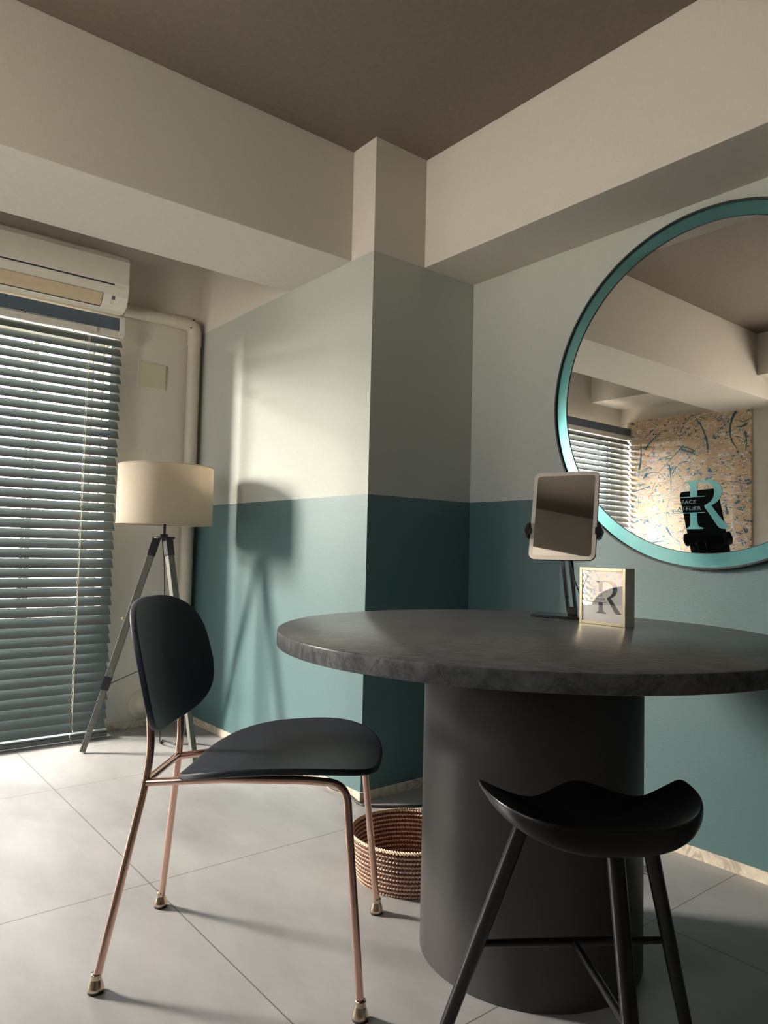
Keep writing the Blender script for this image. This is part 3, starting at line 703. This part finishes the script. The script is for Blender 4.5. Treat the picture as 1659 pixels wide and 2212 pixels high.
# ------------------------------------------------------------------ desk frame with the same emblem
pf = thing('desk_sign_frame', 'small white sign with a champagne metal frame standing on the marble table', 'sign', (-1.0925, 1.6013, TZ1), rad(-1.85))
FW, FH, FD = .1382, .1455, .040
MB().box((-FW / 2, .004, 0), (FW / 2, FD, FH)).build('side_box', 'paper', pf, bevel=.001)
fm = MB(); t_ = .0085
fm.box((-FW / 2 - .0003, 0, -.0), (-FW / 2 + t_, .006, FH + .0003)).box((FW / 2 - t_, 0, 0), (FW / 2 + .0003, .006, FH + .0003)).box((-FW / 2 + t_, 0, 0), (FW / 2 - t_, .006, t_)).box((-FW / 2 + t_, 0, FH - t_), (FW / 2 - t_, .006, FH + .0003))
fm.build('metal_frame', 'brass', pf, bevel=.0008)
pr_ = MB().box((-FW / 2 + t_ + .0002, .0028, t_ + .0002), (FW / 2 - t_ - .0002, .0038, FH - t_ - .0002)).build('print', 'paper', pf)
LS = .565
logo(pr_, LS, (.010, .0028, .071), .0003, 'ink', 'printed_emblem')
lettering(pr_, 'FACE', .0085, .010 - .0405 * LS, .0028, .071 + .0045 * LS, .0003, 'ink', .047 * LS)
lettering(pr_, 'ATELiER', .0085, .010 - .0405 * LS, .0028, .071 - .0150 * LS, .0003, 'ink', .077 * LS)
MB().box((-FW / 2 + t_, .0008, t_), (FW / 2 - t_, .0016, FH - t_)).build('glass_cover', 'frameglass', pf)

# ------------------------------------------------------------------ tablet and its stand
YAW, PIT, ROL = rad(-67.52), rad(13.6), rad(.5)
nrm = Vector((cos(YAW) * cos(PIT), sin(YAW) * cos(PIT), sin(PIT)))
rt = Vector((0, 0, 1)).cross(nrm).normalized(); up = nrm.cross(rt)
r2 = rt * cos(ROL) + up * sin(ROL); u2 = -rt * sin(ROL) + up * cos(ROL)
TC = Vector((-1.292, 1.706, 1.0094))
def basis(o, loc):
    o.matrix_world = Matrix(((r2.x, u2.x, nrm.x, loc.x), (r2.y, u2.y, nrm.y, loc.y), (r2.z, u2.z, nrm.z, loc.z), (0, 0, 0, 1)))
def rrect(hw, hh, r, n=10):
    out = []
    for cx_, cy_, a in ((hw - r, hh - r, 0), (-hw + r, hh - r, 90), (-hw + r, -hh + r, 180), (hw - r, -hh + r, 270)):
        for k in range(n + 1): out.append((cx_ + r * cos(rad(a + 90 * k / n)), cy_ + r * sin(rad(a + 90 * k / n))))
    return out
tbt = thing('tablet', 'upright tablet with a pale bezel held on a black stand on the table', 'tablet')
basis(tbt, TC)
HW, HH = .0942, .1308
MB().prism(rrect(HW + .0012, HH + .0012, .0195), -.0085, -.0012, 2).build('case', 'tabback', tbt, bevel=.002)
MB().prism(rrect(HW, HH, .0185), -.0010, .0, 2).build('bezel', 'bezel', tbt)
MB().prism(rrect(HW - .0112, HH - .0112, .009), .0001, .0004, 2).build('screen', 'screen', tbt)
MB().lathe([(0, .0006), (.0010, .0006), (.0010, .0002)], 16, c=(0, HH - .0135, 0)).build('camera_lens', 'ink', tbt)
ts = thing('tablet_stand', 'glossy black folding tablet stand on the marble table', 'stand', (-1.272, 1.700, TZ1), YAW + rad(90))
MB().prism(rrect(.095, .054, .022), 0, .0065, 2).build('base', 'gloss_black', ts, bevel=.002)
Ms = Matrix.Translation(ts.location) @ Matrix.Rotation(YAW + rad(90), 4, 'Z')
Li = Ms.inverted()
top = Li @ (TC - u2 * .075 - nrm * .026)
bot = Vector((.012, .014, .020))
MB().box((bot.x - .013, bot.y - .010, .0066), (bot.x + .013, bot.y + .010, .030)).build('hinge', 'gloss_black', ts, bevel=.002)
for s_ in (-1, 1):
    MB().bar(bot + Vector((s_ * .0105 - .0008, 0, -.006)), top + Vector((s_ * .0105, 0, 0)), .0085, .014, up=(0, 1, 0)).build('arm', 'gloss_black', ts, bevel=.001)
# holder behind the tablet with its two side grips
hd = MB()
nl = (Li.to_3x3() @ nrm); ul = (Li.to_3x3() @ u2); rl_ = (Li.to_3x3() @ r2); cl = Li @ TC
def hb(a0, a1, b0, b1, c0, c1, mb):
    v = [cl + rl_ * a + ul * b + nl * c for a in (a0, a1) for b in (b0, b1) for c in (c0, c1)]
    mb.add(v, [(0, 1, 3, 2), (4, 6, 7, 5), (0, 4, 5, 1), (2, 3, 7, 6), (0, 2, 6, 4), (1, 5, 7, 3)])
hb(-.098, .098, -.062, -.030, -.020, -.0095, hd); hd.build('holder_bar', 'gloss_black', ts, bevel=.002)
cp_ = MB(); hb(-.022, .022, -.095, -.045, -.034, -.0205, cp_); cp_.build('pivot_block', 'gloss_black', ts, bevel=.002)
for s_ in (-1, 1):
    g = MB(); oc = [(s_ * (HW + .0018), -.070), (s_ * (HW + .011), -.066), (s_ * (HW + .018), -.046), (s_ * (HW + .011), -.026), (s_ * (HW + .0018), -.022)]
    v = [cl + rl_ * a + ul * b + nl * c for c in (-.018, .006) for a, b in oc]
    g.add(v, [(0, 1, 2, 3, 4), (9, 8, 7, 6, 5)] + [(i, (i + 1) % 5, 5 + (i + 1) % 5, 5 + i) for i in range(5)])
    hb(s_ * (HW + .0018), s_ * (HW - .003) , -.056, -.036, .0012, .006, g)
    g.build('side_grip', 'gloss_black', ts, bevel=.0012)
MB().tube(spline([top + Vector((.016, 0, -.02)), top + Vector((.024, .004, -.06)), top + Vector((.030, .010, -.11)), (.050, .035, .012), (.045, .055, .006), (.0, .058, .004)], 8), .0016, 8).build('charging_cord', 'cable', ts)

# ------------------------------------------------------------------ big splatter painting on the wall across the room
pa = thing('splatter_painting', 'brown board with white and teal paint splatters on the far wall, seen in the mirror', 'painting', (-2.965, YO, 1.29))
PWD, PHT = .515, .735
MB().box((-PWD, .004, -PHT), (PWD, .030, PHT)).build('board', 'kraft', pa, bevel=.002)
for mname, cnt, wid, ln, blobs in (('pteal', 26, .009, .22, 200), ('pblue', 18, .006, .06, 120), ('ppink', 14, .005, .10, 90), ('pwhite', 34, .0042, .42, 320)):
    m = MB(); Yq = .0305 + .0006 * random.random()
    lim = lambda x, h: max(-h, min(h, x))
    for _ in range(cnt):
        x = random.uniform(-PWD, PWD) * .97; zq = random.uniform(-PHT, PHT) * .97; a = random.uniform(0, 2 * pi); k = random.gauss(0, .9)
        if mname == 'ppink': x = random.gauss(-.22, .10)
        p = []
        Lh = ln * random.uniform(.3, 1.4)
        for i in range(9):
            p.append((lim(x, PWD - .01), Yq, lim(zq, PHT - .01))); x += cos(a) * Lh / 8; zq += sin(a) * Lh / 8; a += k * .12
        ww = wid * random.uniform(.4, 1.3)
        m.tube(p, [ww * (1 - .75 * i / 8) for i in range(9)], 6)
    for _ in range(blobs):
        x = random.uniform(-PWD, PWD) * .97; zq = random.uniform(-PHT, PHT) * .97
        if mname == 'ppink': x = lim(random.gauss(-.22, .12), PWD - .03)
        r = random.uniform(.002, .009) * random.uniform(.5, 1.4); e = random.uniform(.5, 1.6)
        v = [(x, Yq + .002, zq)] + [(x + r * e * cos(2 * pi * i / 9) * random.uniform(.7, 1.2), Yq - .0005, zq + r * sin(2 * pi * i / 9) * random.uniform(.7, 1.2)) for i in range(9)]
        m.add(v, [(0, 1 + i, 1 + (i + 1) % 9) for i in range(9)], 0, True)
    m.build('paint_splatter', mname, pa, fixn=False)['kind'] = 'stuff'
